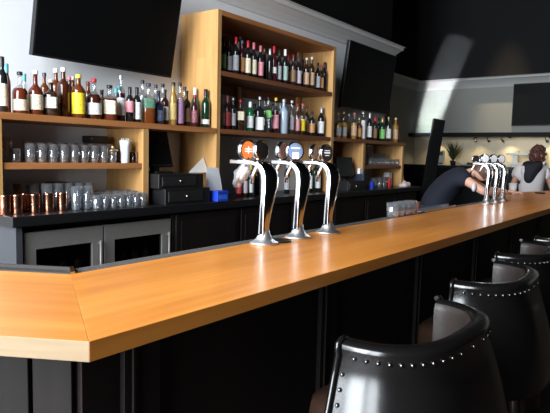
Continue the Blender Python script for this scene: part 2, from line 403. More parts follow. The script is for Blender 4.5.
# wrap over the first tower's spouts, spare spout cap at the arm's end
bm = newbm(); p = at_bar(263.5,244)
bmesh.ops.create_icosphere(bm, subdivisions=3, radius=1)
for v in bm.verts:
    z = v.co.z; n = v.co.normalized()
    wob = 1+.28*math.sin(11*n.x+5*n.z)*math.cos(9*n.y-6*n.z)
    v.co = Vector((n.x*.022*wob, n.y*.050*wob*(.62+.38*z), z*.050+.006*math.sin(8*n.y)))
    v.co.y += -z*.022
for f in bm.faces: f.smooth = True
tag(obj('plastic_wrap', bm, M_wrap, loc=(p[0]-.012, p[1]+.115, ZT+.262)), 'crumpled clear pinkish plastic wrap on the nearest beer tower spouts', 'plastic wrap')
bm = newbm(); lathe(bm, [(.052,0),(.055,.003),(.055,.007),(.050,.008)], 24)  # flat black disc on the bar top
q = atZ(278,241.5,ZT); tag(obj('black_disc', bm, M_plast, loc=(q.x,q.y,ZT)), 'round black disc on the bar between the first two near beer towers', 'black_disc')

# ------------------------------------------------------------------ bar stools
def smooth(t): return t*t*(3-2*t)
def stool(label, loc, rzv, W=.31, D=.225, nails=True):
    t = thing('bar_stool', label, 'bar stool', loc, rzv, 'black leather bar stools along the bar')
    zs, zt, th = .70, .95, .045
    # plan curve of the back: from left tip (-W, +D*.55) round the rear to the right tip
    def plan(s, off=0):
        a = math.pi*(1+s); cx, cy = math.cos(a), math.sin(a)
        sx_ = math.copysign(abs(cx)**.66, cx); sy_ = math.copysign(abs(cy)**.85, cy)
        return Vector(((W-off)*sx_, (D-off)*sy_, 0))
    N = 48
    def prof(s):
        # outer offset profile bottom->top->inner bottom ; (off, z)
        dip = .0       # the back dips a touch between the tips
        top = zt-dip*0.6
        return [(-.085,zs-.16),(-.068,zs-.05),(-.046,zs+.05),(-.021,zs+.14),(0,top-.035),(-.004,top-.022),(-.003,top-.008),(.012,top),(.034,top+.003),(.052,top-.008),(.060,top-.03),(.060,zs+.10),(.062,zs-.0)]
    bm = newbm(); rows = []
    for i in range(N+1):
        s = i/N; rows.append([bm.verts.new(plan(s, o)+Vector((0,0,z))) for o, z in prof(s)])
    for a, b in zip(rows, rows[1:]):
        for k in range(len(a)-1):
            f = bm.faces.new((a[k], a[k+1], b[k+1], b[k])); f.smooth = True; f.material_index = 1 if k >= 9 else 0
        f = bm.faces.new((a[-1], a[0], b[0], b[-1]))
    for r in (rows[0], rows[-1]):
        fc = bm.faces.new(r)
        for ed in fc.edges: ed.smooth = False
    obj('backrest', bm, [M_leather, M_leather2], t)
    # welt following front edges and under the roll
    bm = newbm()
    bm.free()
    for s in (0, 1):
        bm = newbm(); tube(bm, [plan(s, o-.004)+Vector((0,.006,z)) for o, z in prof(s)[:9]], .009, 8); obj('piping', bm, M_leather, t)
    if nails:
        spots = []
        for i in range(2, N-1): 
            if i % 2 == 0: spots.append((plan(i/N, -.003), prof(i/N)[4][1]-.002))
        for s in (.012, .988):
            for zz in [zt-.08-.037*k for k in range(6)]:
                o = -.021-.025*(zs+.14-zz)/.09 if zz < zs+.14 else -.021*(zt-.035-zz)/.075
                spots.append((plan(s, o-.002), zz))
        nm = None
        for p, z in spots:
            if nm is None:
                b2 = newbm(); ball(b2, (0,0,0), .0058, u=10, v=6); o = obj('nailhead', b2, M_nail, t); nm = o.data
            else:
                o = bpy.data.objects.new('nailhead', nm); COL.objects.link(o); o.parent = t
            o.location = (p.x, p.y, z)
    bm = newbm()   # seat cushion
    ring0 = []
    pl = []
    for i in range(25):
        p = plan(i/24, .068); pl.append((p.x, p.y))
    pl += [(W-.09, .16), (W-.14, .19), (-W+.14, .19), (-W+.09, .16)]
    levels = [(.97, zs-.13), (1.0, zs-.12), (1.0, zs-.02), (.985, zs+.005), (.93, zs+.02), (.6, zs+.03)]
    rws = [[bm.verts.new((x*k, y*k, z)) for x, y in pl] for k, z in levels]
    for a, b in zip(rws, rws[1:]):
        for k in range(len(a)): f = bm.faces.new((a[k], a[(k+1)%len(a)], b[(k+1)%len(a)], b[k])); f.smooth = True
    bm.faces.new(rws[0][::-1]); bm.faces.new(rws[-1])
    obj('seat', bm, mat('brown_seat_leather', (.035,.018,.012), .35, bump=.1, bscale=20), t)
    for sx in (-1, 1):
        for sy in (-1, 1):
            bm = newbm(); x0, y0 = sx*(W-.12), .0+sy*.12
            tube(bm, [(x0*1.1, y0*1.08+(.03*sy), 0), (x0, y0, zs-.14)], [.016,.022], 8); obj('leg', bm, M_darkwood, t)
    bm = newbm()
    q = [(-W+.112,-.145,.25),(W-.112,-.145,.25),(W-.112,.145,.25),(-W+.112,.145,.25)]
    for a, b in zip(q, q[1:]+q[:1]): tube(bm, [a, b], .011, 8)
    obj('footrest', bm, M_steel, t)
    return t
s1 = stool('nearest black leather bar stool, its studded curved back shining with window light', (1.535,.68,0), rz(-3))
g_s = 'black leather bar stools along the bar'
dup(s1, (2.43,.725,0), rz(1), 'second nearest black leather bar stool, mostly in shade', g_s)
dup(s1, (3.235,.79,0), rz(2), 'third black leather bar stool along the bar, behind two nearer ones', g_s)
dup(s1, (4.05,.76,0), rz(-2), 'farthest black leather bar stool, only its back edge showing at the picture edge', g_s)

# ------------------------------------------------------------------ back counter with coolers
ZCN, YC = 1.012, 3.26
bc = thing('back_counter', 'long black counter against the back wall under the wooden shelving', 'counter', (0,0,0))
bm = newbm(); box(bm, 1.725, 7.95, YC, YB-.002, ZCN-.065, ZCN); obj('counter_top', bm, M_counter, bc, bevel=.006)
bm = newbm(); box(bm, 1.76, 1.80, YC+.03, YB-.003, 0, ZCN-.066); obj('end_panel', bm, mat('grey_end_panel', (.05,.052,.06), .5), bc)
bm = newbm(); box(bm, 3.06, 7.9, YC+.05, YB-.003, 0, ZCN-.066); box(bm, 1.802, 3.055, YC+.35, YB-.003, 0, ZCN-.066)
obj('carcass', bm, M_panel, bc)
for i in range(6):
    x0 = 3.08+.80*i
    bm = newbm(); box(bm, x0, x0+.77, YC+.03, YC+.0495, .08, ZCN-.08); d = obj('door', bm, M_panel, bc, bevel=.003)
    bm = newbm(); box(bm, x0+.05, x0+.72, YC+.022, YC+.0298, .14, ZCN-.14); obj('door_panel', bm, M_panel, d)
def cooler(label, x0, x1):
    t = thing('bottle_cooler', label, 'cooler', ((x0+x1)/2, YC+.05, 0)); w2 = (x1-x0)/2
    bm = newbm(); box(bm, -w2, w2, .26, .28, .02, ZCN-.068); box(bm, -w2, -w2+.02, .03, .26, .02, ZCN-.068); box(bm, w2-.02, w2, .03, .26, .02, ZCN-.068); box(bm, -w2+.02, w2-.02, .03, .26, .02, .10); box(bm, -w2+.02, w2-.02, .03, .26, .92, ZCN-.068); box(bm, -w2+.021, w2-.021, .04, .255, .525, .5445); obj('body', bm, M_black, t)
    z0, z1 = .16, .90
    bm = newbm(); fw = .085
    for (a, b, c, d) in ((-w2, w2, z1-.11, z1), (-w2, w2, z0, z0+.10), (-w2, -w2+fw, z0+.10, z1-.11), (w2-fw, w2, z0+.10, z1-.11)): box(bm, a, b, 0, .029, c, d)
    fr = obj('door_frame', bm, M_steel, t)
    bm = newbm(); box(bm, -w2+fw, w2-fw, .012, .018, z0+.10, z1-.11); obj('door_glass', bm, glass('cooler_door_glass', (.42,.45,.47), .05, .4), fr)
    bm = newbm(); tube(bm, [(w2-.035,-.025,.45),(w2-.035,-.025,.80)], .008, 8); tube(bm, [(w2-.035,-.025,.47),(w2-.035,.002,.47)], .006, 6); tube(bm, [(w2-.035,-.025,.78),(w2-.035,.002,.78)], .006, 6); obj('handle', bm, M_steel, fr)
    return t
cooler('left steel-framed glass-door bottle cooler under the black counter', 1.815, 2.40)
cooler('right steel-framed glass-door bottle cooler under the black counter', 2.415, 3.035)

# ------------------------------------------------------------------ shelving
YS, ZS, TS = 3.42, 1.645, .043
ZL, TL = 1.335, .042
def part(name, parent, m, *b, bevel=.002):
    bm = newbm(); box(bm, *b); return obj(name, bm, m, parent, bevel=bevel)
ls = thing('wall_shelf_unit', 'low oak shelf unit left of the tall bookcase, its top crowded with bottles', 'shelf', (0,0,0))
part('side_panel', ls, M_oak, 1.712, 1.754, YS, YB-.002, ZCN+.0005, ZS-TS)
part('shelf', ls, M_oakh, 1.712, 3.668, YS-.004, YB-.002, ZS-TS, ZS)
part('shelf', ls, M_oakh, 1.7545, 2.8495, YS+.01, YB-.002, ZL-TL, ZL)
part('divider', ls, M_oak, 2.85, 2.905, YS, YB-.002, ZCN+.0005, ZS-TS-.0005)
XA, XZ, ZTOP, Z1 = 3.67, 5.665, 2.675, 2.155
bk = thing('bookcase', 'tall oak bookcase with open back, two shelves of liquor bottles behind the near towers', 'bookcase', (0,0,0))
part('side_panel', bk, M_oak, XA, XA+.048, YS, YB-.002, ZCN+.0005, ZTOP)
part('side_panel', bk, M_oak, XZ-.055, XZ, YS, YB-.002, ZCN+.0005, ZTOP)
part('top_panel', bk, M_oakh, XA+.0485, XZ-.0555, YS, YB-.002, ZTOP-.045, ZTOP-.001)
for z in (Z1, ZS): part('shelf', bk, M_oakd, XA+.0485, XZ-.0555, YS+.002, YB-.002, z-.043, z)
for x in (4.42, 5.50):
    part('back_stile', bk, M_oak, x, x+.06, YB-.05, YB-.0205, ZS+.0005, ZTOP-.046)
part('back_rail', bk, M_oakd, XA+.049, XZ-.056, YB-.02, YB-.003, ZTOP-.14, ZTOP-.046)
part('back_rail', bk, M_oakd, XA+.049, XZ-.056, YB-.02, YB-.003, Z1-.14, Z1-.0435)
rs = thing('wall_shelf_unit', 'low oak shelf unit right of the tall bookcase under the hanging screen', 'shelf', (0,0,0))
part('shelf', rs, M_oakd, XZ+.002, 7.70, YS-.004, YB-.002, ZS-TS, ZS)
part('divider', rs, M_oak, 6.40, 6.46, YS, YB-.002, ZCN+.0005, ZS-TS-.0005)
part('shelf', rs, M_oakd, 6.4605, 7.5895, YS+.01, YB-.002, 1.275, 1.317)
part('side_panel', rs, M_oak, 7.59, 7.65, YS, YB-.002, ZCN+.0005, ZS-TS-.0005)

# ------------------------------------------------------------------ screens
def tv(label, cx, zb, yb, wid, hei, tilt, rzv=0, name='television'):
    t = thing(name, label, 'television', (cx, yb, zb), rzv)
    R = Matrix.Rotation(math.radians(tilt), 4, 'X')
    bm = newbm(); box(bm, -wid/2, wid/2, -.045, 0, 0, hei); body = obj('housing', bm, M_plast, t, bevel=.004); body.matrix_local = R
    bm = newbm(); box(bm, -wid/2+.012, wid/2-.012, -.0475, -.0455, .016, hei-.012); obj('screen', bm, M_screen, body)
    return t, body, R
t, body, R = tv('large black flat television tilted forward above the left bottle shelf', 2.765, 2.075, 3.76, 1.28, .73, 11)
bm = newbm(); box(bm, -.2, .2, .0, .10, .2, .5); box(bm, -.3,.3,.09,.118,.15,.55); obj('wall_bracket', bm, M_black, t)
t, body, R = tv('narrow-looking black television tilted out from the wall right of the bookcase', 6.92, 2.05, 3.72, 1.36, .84, 7)
bm = newbm(); box(bm, -.2, .2, .0, .12, .2, .5); box(bm, -.3,.3,.11,.158,.15,.55); obj('wall_bracket', bm, M_black, t)
p0 = atX(511, 126, XF-.06); p1 = atX(511, 84, XF-.06)
t, body, R = tv('black television flat on the far wall at the right picture edge', XF-.015, p0.z, p0.y-.62, 1.24, p1.z-p0.z, 0, math.radians(-90))
t.location = (XF-.001, p0.y-.62, p0.z)
body.matrix_local = Matrix.Identity(4)

# ------------------------------------------------------------------ bottles
CW = {'black':(.012,.011,.012),'dark wine red':(.05,.008,.012),'dark green':(.006,.03,.012),'green':(.01,.16,.05),'amber':(.17,.045,.010),'reddish amber':(.14,.025,.010),
      'dark amber':(.06,.014,.006),'golden':(.42,.24,.05),'olive':(.17,.16,.03),'navy':(.02,.025,.06),'dark brown':(.03,.014,.008),'frosted blue':(.40,.50,.60)}
CL = {'cream':(.78,.70,.50),'white':(.80,.80,.78),'yellow':(.85,.62,.02),'pink':(.80,.32,.36),'green':(.04,.14,.085),'bright green':(.18,.55,.12),'dark blue':(.05,.08,.20),'purple':(.30,.16,.30),
      'grey':(.42,.43,.45),'orange':(.62,.30,.10),'dark red':(.22,.04,.07),'tan':(.62,.40,.24),'aqua':(.40,.55,.48),'lilac':(.55,.48,.52),'brown':(.28,.16,.08),'black':(.02,.02,.02),'red':(.5,.05,.05),'gold':(.5,.36,.12)}
CC = {'black':(.012,.012,.014),'white':(.82,.82,.80),'red':(.48,.02,.035),'teal':(.10,.36,.38),'silver':(.62,.63,.66),'yellow':(.80,.62,.05),'cork':(.62,.48,.34),'gold':(.6,.42,.14),'pink':(.55,.14,.18),'blue':(.10,.16,.30),'dark red':(.18,.02,.03),'navy':(.03,.04,.08),'cream':(.75,.66,.50)}
SH = {  # kind -> profile as (r factor, height fraction), neck part begins at index marked
 'wine':   [(.88,0),(1,.01),(1,.60),(.97,.64),(.80,.70),(.52,.75),(.40,.79),(.36,.97),(.40,.975),(.40,1)],
 'spirit': [(.92,0),(1,.01),(1,.62),(.95,.67),(.70,.72),(.42,.76),(.36,.80),(.34,.95),(.38,.96),(.38,1)],
 'squat':  [(.92,0),(1,.015),(1,.48),(.95,.55),(.74,.61),(.42,.66),(.31,.70),(.28,.93),(.33,.94),(.33,1)],
 'square': [(.92,0),(1,.015),(1,.56),(.94,.62),(.66,.67),(.38,.71),(.32,.75),(.30,.95),(.34,.96),(.34,1)],
 'slim':   [(.92,0),(1,.01),(1,.60),(.90,.68),(.62,.76),(.48,.82),(.44,.97),(.48,.975),(.48,1)],
}
def bottle_obj(x, yt, wpx, kind, body, lab, cap, row, zsh, label, group, lz=None, X=None, r=None):
    """one bottle standing at depth `row` on a shelf of height zsh; its height and width are measured against that shelf"""
    P = atY(x, yt+18, row); D = depth(P)
    P0 = Vector((P.x, row, zsh)); zsh += .0008; d = ray(x, yt); hd = math.hypot(P.x, row); hh = (CAM+d*(hd/math.hypot(d.x, d.y))).z - zsh
    hh = max(.17, min(.36, hh)); P.x = X
    face = math.atan2(-P.y, -P.x) + random.uniform(-.25, .25)
    t = thing('bottle', label, 'bottle', (P.x, row, zsh), 0, group)
    clear = body.startswith('clear'); pw = {'square':5}.get(kind)
    prof = SH[kind]; n = len(prof)
    if clear:
        liq = body.split('/')[1] if '/' in body else None
        mats = [glass('clear_bottle_glass', (.90,.92,.93), .10, .6)]
        if liq: mats.append(mat('liquid_'+liq.replace(' ','_'), CW[liq], .12, coat=.5, trans=.25))
        pr = [(f*r, h*hh, 1 if (liq and h < .60) else 0, (pw if h < .66 else 2)) if pw else (f*r, h*hh, 1 if (liq and h < .60) else 0) for f, h in prof]
    else:
        tr = .35 if body in ('amber','reddish amber','golden','green') else 0
        mats = [mat('bottle_'+body.replace(' ','_'), CW[body], .10, spec=.6, coat=.4, trans=tr)]
        pr = [(f*r, h*hh, 0, (pw if h < .66 else 2)) if pw else (f*r, h*hh, 0) for f, h in prof]
    bm = newbm(); lathe(bm, pr, 16); b = obj('glass_body', bm, mats, t); b.rotation_euler = (0,0,face)
    if lab:
        l0, l1 = lz or {'wine':(.12,.52),'spirit':(.14,.52),'squat':(.10,.42),'square':(.12,.46),'slim':(.14,.52)}[kind]
        bm = newbm(); lr = r*1.015
        lathe(bm, [(lr, l0*hh), (lr, l1*hh)], 12, power=pw, ang=(-1.25, 1.25), caps=False)
        L = obj('label', bm, labelmat('label_'+lab.replace(' ','_'), CL[lab], (.05,.05,.06) if lab not in ('black','dark blue','dark red','green') else (.7,.65,.5)), t); L.rotation_euler = (0,0,face)
    if cap:
        bm = newbm(); nr = prof[-1][0]*r*1.12; foil = kind in ('wine',) or cap in ('teal',)
        z0 = (.82 if foil else .925)*hh
        lathe(bm, [(nr*.98, z0), (nr, z0+.002), (nr, hh*1.0), (nr*.9, hh*1.006)], 12)
        obj('cap', bm, mat('cap_'+cap.replace(' ','_'), CC[cap], .35, .7 if cap in ('silver','gold') else 0), t)
    return t
KN = {'wine':'wine-shaped','spirit':'straight','squat':'squat','square':'square','slim':'slim'}
def shelf_of(rows, zsh, place, group, lo, hi):
    rows = sorted(rows, key=lambda q: q[0]); XR = []
    for q in rows:
        P = atY(q[0], q[1]+18, q[7]); r = max(.022, min(.062, q[2]*depth(P)/F_PX/2*.98)); XR.append([P.x, q[7], r, 1.2 if q[3] == 'square' else 1.05])
    for it in range(6):         # bottles stand side by side, none inside another
        for a in XR: a[0] = max(lo+a[2]*a[3], min(hi-a[2]*a[3], a[0]))
        for i in range(len(XR)):
            for j in range(i):
                a, b = XR[i], XR[j]; d = math.hypot(a[0]-b[0], a[1]-b[1]); need = a[2]*a[3]+b[2]*b[3]+.001
                if d < need:
                    dx = min(.010, (need-d)*.5); sg = 1 if a[0] >= b[0] else -1; a[0] += sg*dx; b[0] -= sg*dx
    for it in range(4):
        for a in XR: a[0] = max(lo+a[2]*a[3], min(hi-a[2]*a[3], a[0]))
        for i in range(len(XR)):
            for j in range(i):
                a, b = XR[i], XR[j]; d = math.hypot(a[0]-b[0], a[1]-b[1]); need = a[2]*a[3]+b[2]*b[3]+.001
                if d < need: a[2] *= d/need; b[2] *= d/need
    for i, (x, yt, wpx, kind, body, lab, cap, row, *ex) in enumerate(rows):
        bt = body.replace('/', ' with ') if not body.startswith('clear/') else body.split('/')[1]
        d = '%s %s bottle%s%s, %s from left on %s' % (bt, KN[kind], ', %s label' % lab if lab else '', (', %s cap' % cap) if cap else '', ORD[i], place)
        bottle_obj(x, yt, wpx, kind, body, lab, cap, row, zsh, d, group, ex[0] if ex else None, XR[i][0], XR[i][2])
f, b = 3.51, 3.68
LEFT = [(2,57,11,'wine','black','cream','black',f),(6.5,64,8,'slim','reddish amber',None,'teal',b),(20,72,15,'squat','clear/reddish amber','cream','black',f,(.08,.34)),(24.5,74,7,'slim','clear',None,'teal',b),
 (35.5,71,14.5,'squat','reddish amber','cream','white',f,(.12,.46)),(44.5,73,9,'spirit','amber',None,'navy',b),(51,80,14,'square','dark brown','white','cork',f,(.22,.52)),(56,69,11,'spirit','amber',None,'white',b),
 (63.5,68,12,'spirit','dark amber',None,'white',f+.04),(69.5,77,8,'slim','dark amber',None,'pink',b),(73,77,8,'slim','amber',None,'cream',b+.05),(78.5,75,13.5,'spirit','amber','yellow','yellow',f,(.10,.58)),(88,82,8,'slim','amber',None,'dark red',b),
 (93.8,79,15.5,'squat','clear/dark amber','white','red',f,(.12,.40)),(102,90,9,'spirit','dark brown',None,'black',b),(109.5,85.5,15.5,'square','clear/reddish amber','cream','black',f,(.18,.56)),(116,88,8,'slim','clear',None,'teal',b),(119.3,86,8,'slim','green',None,'teal',b+.06),
 (122.2,76,8.5,'spirit','clear/dark wine red','white','silver',f+.03),(129,87,8.5,'wine','black','pink','black',f,(.28,.60)),(136.6,87.5,8.5,'wine','black','white','black',f,(.10,.58)),(142.5,80.5,9,'spirit','clear',None,'black',b),
 (148.5,83.5,13,'square','clear/amber','green','navy',f,(.38,.62)),(156,85,9,'spirit','clear/amber',None,'navy',b),(158.5,91,10.5,'squat','navy','dark blue','black',f),(162.5,84,9,'spirit','clear',None,'black',b),(166.3,90,8,'spirit','dark wine red','white','black',f+.03),
 (172,82.5,8,'slim','golden','gold','black',f),(180,83,8.5,'spirit','clear/dark wine red','purple','black',f,(.06,.62)),(184.5,87,7,'slim','clear',None,'navy',b),(187.5,91,8,'spirit','dark brown','brown','black',f+.03),(193.7,95,7.5,'spirit','dark wine red','dark red','red',f),(197.6,88.5,8,'wine','green','lilac','white',b-.03),(205.7,89.5,9,'wine','dark green','white','black',f,(.10,.22))]
shelf_of(LEFT, ZS, 'left shelf', 'liquor bottles on the long left shelf', 1.715, 3.665)
UP1 = [(223,37,6,'wine','black','bright green','black',f),(226.3,42,7,'wine','dark brown','grey','dark red',b),(230.5,40,6.5,'wine','black','grey','black',f+.03),(234.6,37,7,'wine','black','grey','red',f),(238,29,6,'wine','olive',None,'white',b),
 (242.3,41,6.5,'spirit','dark wine red','orange','blue',f+.02),(247.4,41,7,'wine','black','cream','red',f),(253.6,43,7,'wine','black','cream','pink',f),(260.3,46,7,'wine','black','pink','pink',f),(264,47,5.5,'slim','dark brown',None,'gold',b),
 (269.8,49,6,'wine','black',None,'silver',f),(273.8,46,6.5,'wine','dark wine red','white','red',f,(.25,.42)),(279,50,6,'wine','black','grey','black',f),(285,49,6.5,'wine','black','aqua','white',f),(288.5,52,5.5,'wine','dark green','tan','red',b),
 (293,55,6,'spirit','dark brown','brown','dark red',f),(298.5,56,6.5,'wine','black','lilac','navy',f),(302.5,60,5,'wine','black',None,'black',b),(306.3,58,6.5,'spirit','dark brown','tan','cream',f),(311.6,56,6.5,'spirit','dark brown','tan','cream',f),
 (317.6,63,6,'wine','black','grey','black',f),(322,65,5.5,'spirit','dark brown','orange','red',f),(326.4,63,6,'wine','black',None,'black',f)]
shelf_of(UP1, Z1, 'bookcase upper shelf', 'liquor bottles on the upper bookcase shelf', 3.722, 5.605)
UP2 = [(222,97,6,'spirit','clear','grey','silver',f),(227.3,96,7,'wine','dark wine red','red','pink',f),(233,98,6.5,'spirit','black','grey','silver',f),(240.3,100,8,'square','dark brown','cream','red',f,(.34,.62)),(250,102,7.5,'wine','green','white','white',f),
 (254.5,104,6,'wine','dark green',None,'black',b),(259.6,97,9,'square','black','white','silver',f,(.06,.42)),(264.5,97,6,'spirit','clear',None,'navy',b),(268,97,7.5,'square','clear','bright green','black',f,(.42,.62)),(272.4,104,6,'spirit','navy','dark blue','black',b),(275.7,97,7,'spirit','clear/dark wine red','pink','yellow',f),
 (280,103,6,'wine','black',None,'silver',b),(283.6,98,9.5,'spirit','frosted blue',None,'silver',f),(287.5,107,5,'slim','clear',None,'blue',b),(291.6,100,6,'slim','clear','grey','silver',f),(297,104,6.5,'spirit','clear','pink','red',f),(302.3,104,6.5,'spirit','clear','yellow','pink',f),(306.5,106,6,'spirit','dark brown','brown','red',f+.03),
 (311.5,112,6.5,'spirit','black','orange','black',f),(321,107.5,7,'wine','black','white','silver',f)]
shelf_of(UP2, ZS, 'bookcase middle shelf', 'liquor bottles on the middle bookcase shelf', 3.722, 5.605)
LOW = [(239,166,6,'wine','dark wine red','red','black',3.50),(245,166,6,'wine','dark brown','lilac','black',3.50),(250.5,164,6,'wine','black','white','yellow',3.50),(257,164,6,'wine','black',None,'black',3.58),(310,158,5.5,'wine','black','white','black',3.50),(318,156,6,'wine','black','white','black',3.50),(323,160,6,'wine','dark green',None,'black',3.60),(287,162,6,'wine','black','grey','silver',3.55)]
shelf_of(LOW, ZCN, 'counter behind towers', 'bottles standing on the counter under the bookcase', 3.73, 5.605)
RGT = [(338,113,7,'squat','clear/golden','grey','gold',f),(343.5,112,7.5,'squat','clear/golden','grey','gold',f+.02),(348.5,114,7,'squat','clear/golden',None,'silver',b),(354,113,6,'spirit','clear/golden','tan','pink',f),(358.7,118,5.5,'spirit','amber','orange','gold',f),(362.8,108,5.5,'slim','clear','white','silver',f,(.05,.70)),(369.3,113,5.5,'wine','black','white','silver',f),
 (374.5,117,5.5,'wine','dark brown','brown','red',f),(378.5,118,5,'wine','dark green',None,'black',b),(382,118,6,'wine','dark green','bright green','gold',f),(388,117,6,'spirit','clear','white','gold',f),(392,119,4.5,'slim','dark brown',None,'black',b),(395.2,118,6,'spirit','golden','tan','cork',f),(399,123,4.5,'spirit','amber',None,'red',f+.03)]
shelf_of(RGT, ZS, 'right shelf', 'liquor bottles on the right shelf', 5.67, 7.695)
# bottles kept cold in the two coolers
for k, (x0, n) in enumerate(((1.93, 4), (2.54, 4))):
    for i in range(n):
        t = thing('bottle', 'dark green bottle standing in the %s cooler behind its glass door' % ('left', 'right')[k], 'bottle', (x0+.115*i, YC+.073, .545), 0, 'bottles in the %s cooler' % ('left', 'right')[k])
        t.location.y = YC+.17
        bm = newbm(); lathe(bm, [(g*.028, h*.24) for g, h in SH['wine']], 14); obj('glass_body', bm, mat('bottle_dark_green', CW['dark green'], .1), t)
        bm = newbm(); lathe(bm, [(.0285,.04),(.0285,.12)], 12, ang=(-2.8,-.3), caps=False); obj('label', bm, labelmat('label_brown', CL['brown'], (.05,.05,.06)), t)

# ------------------------------------------------------------------ glasses and mugs
def tumbler_mesh(name, r0, r1, h, seg=14):
    bm = newbm()
    lathe(bm, [(r0*.9,0),(r0,.004),(r1,h),(r1-.0022,h),(r0-.003,.012),(r0*.5,.010)], seg); return bm
GM = {}
def glasses(spots, zsh, r0, r1, h, label, group, name='glass_tumbler', m=None, cat='glass'):
    key = (r0, r1, h)
    for (x, y) in spots:
        if key not in GM:
            o = obj(name, tumbler_mesh(name, r0, r1, h), m or M_glass); GM[key] = o.data
        else:
            o = bpy.data.objects.new(name, GM[key]); COL.objects.link(o)
        o.location = (x, y, zsh); tag(o, label, cat, group)
def row(xa, xb, ypx, Y, r, gap=.004):
    a, b = atY(xa, ypx, Y).x, atY(xb, ypx, Y).x; n = max(1, int((b-a)/(2*r+gap)))
    return [(a+(b-a)*k/n + (random.uniform(-.0012,.0012)), Y+random.uniform(-.003,.003)) for k in range(n+1)]
g1 = 'clear glasses on the lower left shelf'
glasses(row(30,103.5,158,3.50,.034), ZL, .029,.034,.125, 'clear tumbler in the front row on the lower left shelf', g1)
glasses(row(28,108,156,3.63,.038), ZL, .032,.038,.14, 'clear tumbler in the back row on the lower left shelf', g1)
# stemmed glass at the left end
bm = newbm(); lathe(bm, [(.033,0),(.034,.003),(.006,.008),(.005,.06),(.012,.07),(.036,.11),(.034,.16),(.032,.16),(.034,.11),(.004,.075)], 16)
p = atY(6.6, 158, 3.55); tag(obj('wine_glass', bm, M_glass, loc=(p.x, 3.55, ZL)), 'stemmed clear wine glass at the left end of the lower left shelf', 'glass')
bm = newbm(); lathe(bm, [(.03,0),(.031,.004),(.035,.09),(.033,.09),(.029,.01)], 16)
p = atY(17, 158, 3.50); tag(obj('glass_tumbler', bm, M_glass, loc=(p.x, 3.52, ZL)), 'short clear tumbler beside the wine glass on the lower left shelf', 'glass')
# gold-lidded glass
p = atY(112.5, 158, 3.50); t = thing('lidded_glass', 'clear glass with a pale gold lid left of the white cup', 'glass', (p.x, 3.50, ZL))
obj('glass_body', tumbler_mesh('g', .026, .03, .085), M_glass, t)
bm = newbm(); lathe(bm, [(.020,.086),(.040,.09),(.041,.096),(.016,.104),(.010,.112),(.013,.12),(.006,.128)], 16); obj('lid', bm, M_gold, t)
p = atY(125, 150, 3.49); t = thing('cup', 'tall white plastic cup flaring at the top on the lower left shelf', 'cup', (p.x, 3.49, ZL))
bm = newbm(); lathe(bm, [(.028,0),(.030,.004),(.037,.13),(.043,.17),(.040,.17),(.034,.13),(.026,.01)], 18); obj('cup_body', bm, mat('white_plastic', (.74,.80,.86), .4), t)
bm = newbm()
for k in range(7): a = k*.9; tube(bm, [(.012*math.cos(a), .012*math.sin(a), .012), (.028*math.cos(a), .028*math.sin(a), .185)], .003, 6)
obj('straws', bm, M_white, t)
p = atY(133.5, 158, 3.50); bm = newbm(); lathe(bm, [(.028,0),(.030,.003),(.031,.085),(.027,.085),(.026,.01)], 16)
tag(obj('cup', bm, glass('smoked_glass', (.35,.36,.38), .1, .6), loc=(p.x, 3.50, ZL)), 'short smoked glass cup right of the white cup', 'cup')
p = atY(95, 142, 3.76); bm = newbm(); box(bm, -.075, .075, -.05, .05, 0, .19); box(bm, -.08,.08,-.055,.055,.15,.2)
tag(obj('box', bm, M_plast, loc=(p.x, 3.76, ZL), bevel=.004), 'black box behind the glasses on the lower left shelf', 'box')
p = atY(136, 152, 3.79); bm = newbm(); box(bm, -.05, .05, -.04, .04, 0, .14); box(bm, -.055,.055,-.045,.045,.12,.145)
tag(obj('box', bm, M_plast, loc=(p.x, 3.79, ZL), bevel=.004), 'small black box behind the white cup at the divider', 'box')
# copper mugs
cm0 = None
for i, (x, y) in enumerate(((5,3.42),(16.8,3.415),(24.5,3.51),(34.5,3.42),(48.5,3.42),(62,3.42))):
    p = atY(x, 204, y)
    lab = 'copper mug on the black counter, %s from the left' % ORD[i]
    if cm0 is None:
        cm0 = thing('copper_mug', lab, 'mug', (p.x, y, ZCN), 0, 'copper mugs in a row on the counter')
        bm = newbm(); lathe(bm, [(.031,0),(.033,.004),(.034,.055),(.034,.116),(.0352,.122),(.033,.122),(.031,.11),(.030,.008)], 24); obj('mug_body', bm, M_copper, cm0)
        bm = newbm(); tube(bm, [(.008,.031,.09),(.012,.054,.088),(.014,.061,.06),(.012,.054,.03),(.008,.031,.026)], .0045, 8); obj('handle', bm, M_copper, cm0)
    else: dup(cm0, (p.x, y, ZCN), (0,.9,0,-.9,.2,-.2)[i], lab, 'copper mugs in a row on the counter')
g2 = 'tall clear glasses on the counter beside the copper mugs'
glasses(row(76,87,198,3.40,.036), ZCN, .031,.036,.165, 'tall clear glass at the front, right of the copper mugs', g2)
glasses(row(47,88,198,3.52,.036), ZCN, .031,.036,.18, 'tall clear glass in the middle row behind the copper mugs', g2)
glasses(row(19,73,195,3.64,.039), ZCN, .034,.039,.175, 'clear glass in the back row behind the copper mugs', g2)
g3 = 'short clear glasses on the counter under the divider'
glasses(row(97,143,200,3.36,.032), ZCN, .028,.032,.10, 'short clear glass in the front row under the divider', g3)
glasses(row(97,134,198,3.455,.032), ZCN, .028,.032,.11, 'short clear glass in the middle row under the divider', g3)
glasses(row(99,130,196,3.55,.032), ZCN, .028,.032,.115, 'short clear glass in the back row under the divider', g3)
p = atY(57, 184, 3.77); bm = newbm(); box(bm, -.06, .06, -.05, .05, 0, .155); box(bm, -.065,.065,-.055,.055,.15,.175)
tag(obj('box', bm, M_plast, loc=(p.x, 3.77, ZCN), bevel=.004), 'black box behind the tall glasses on the counter', 'box')
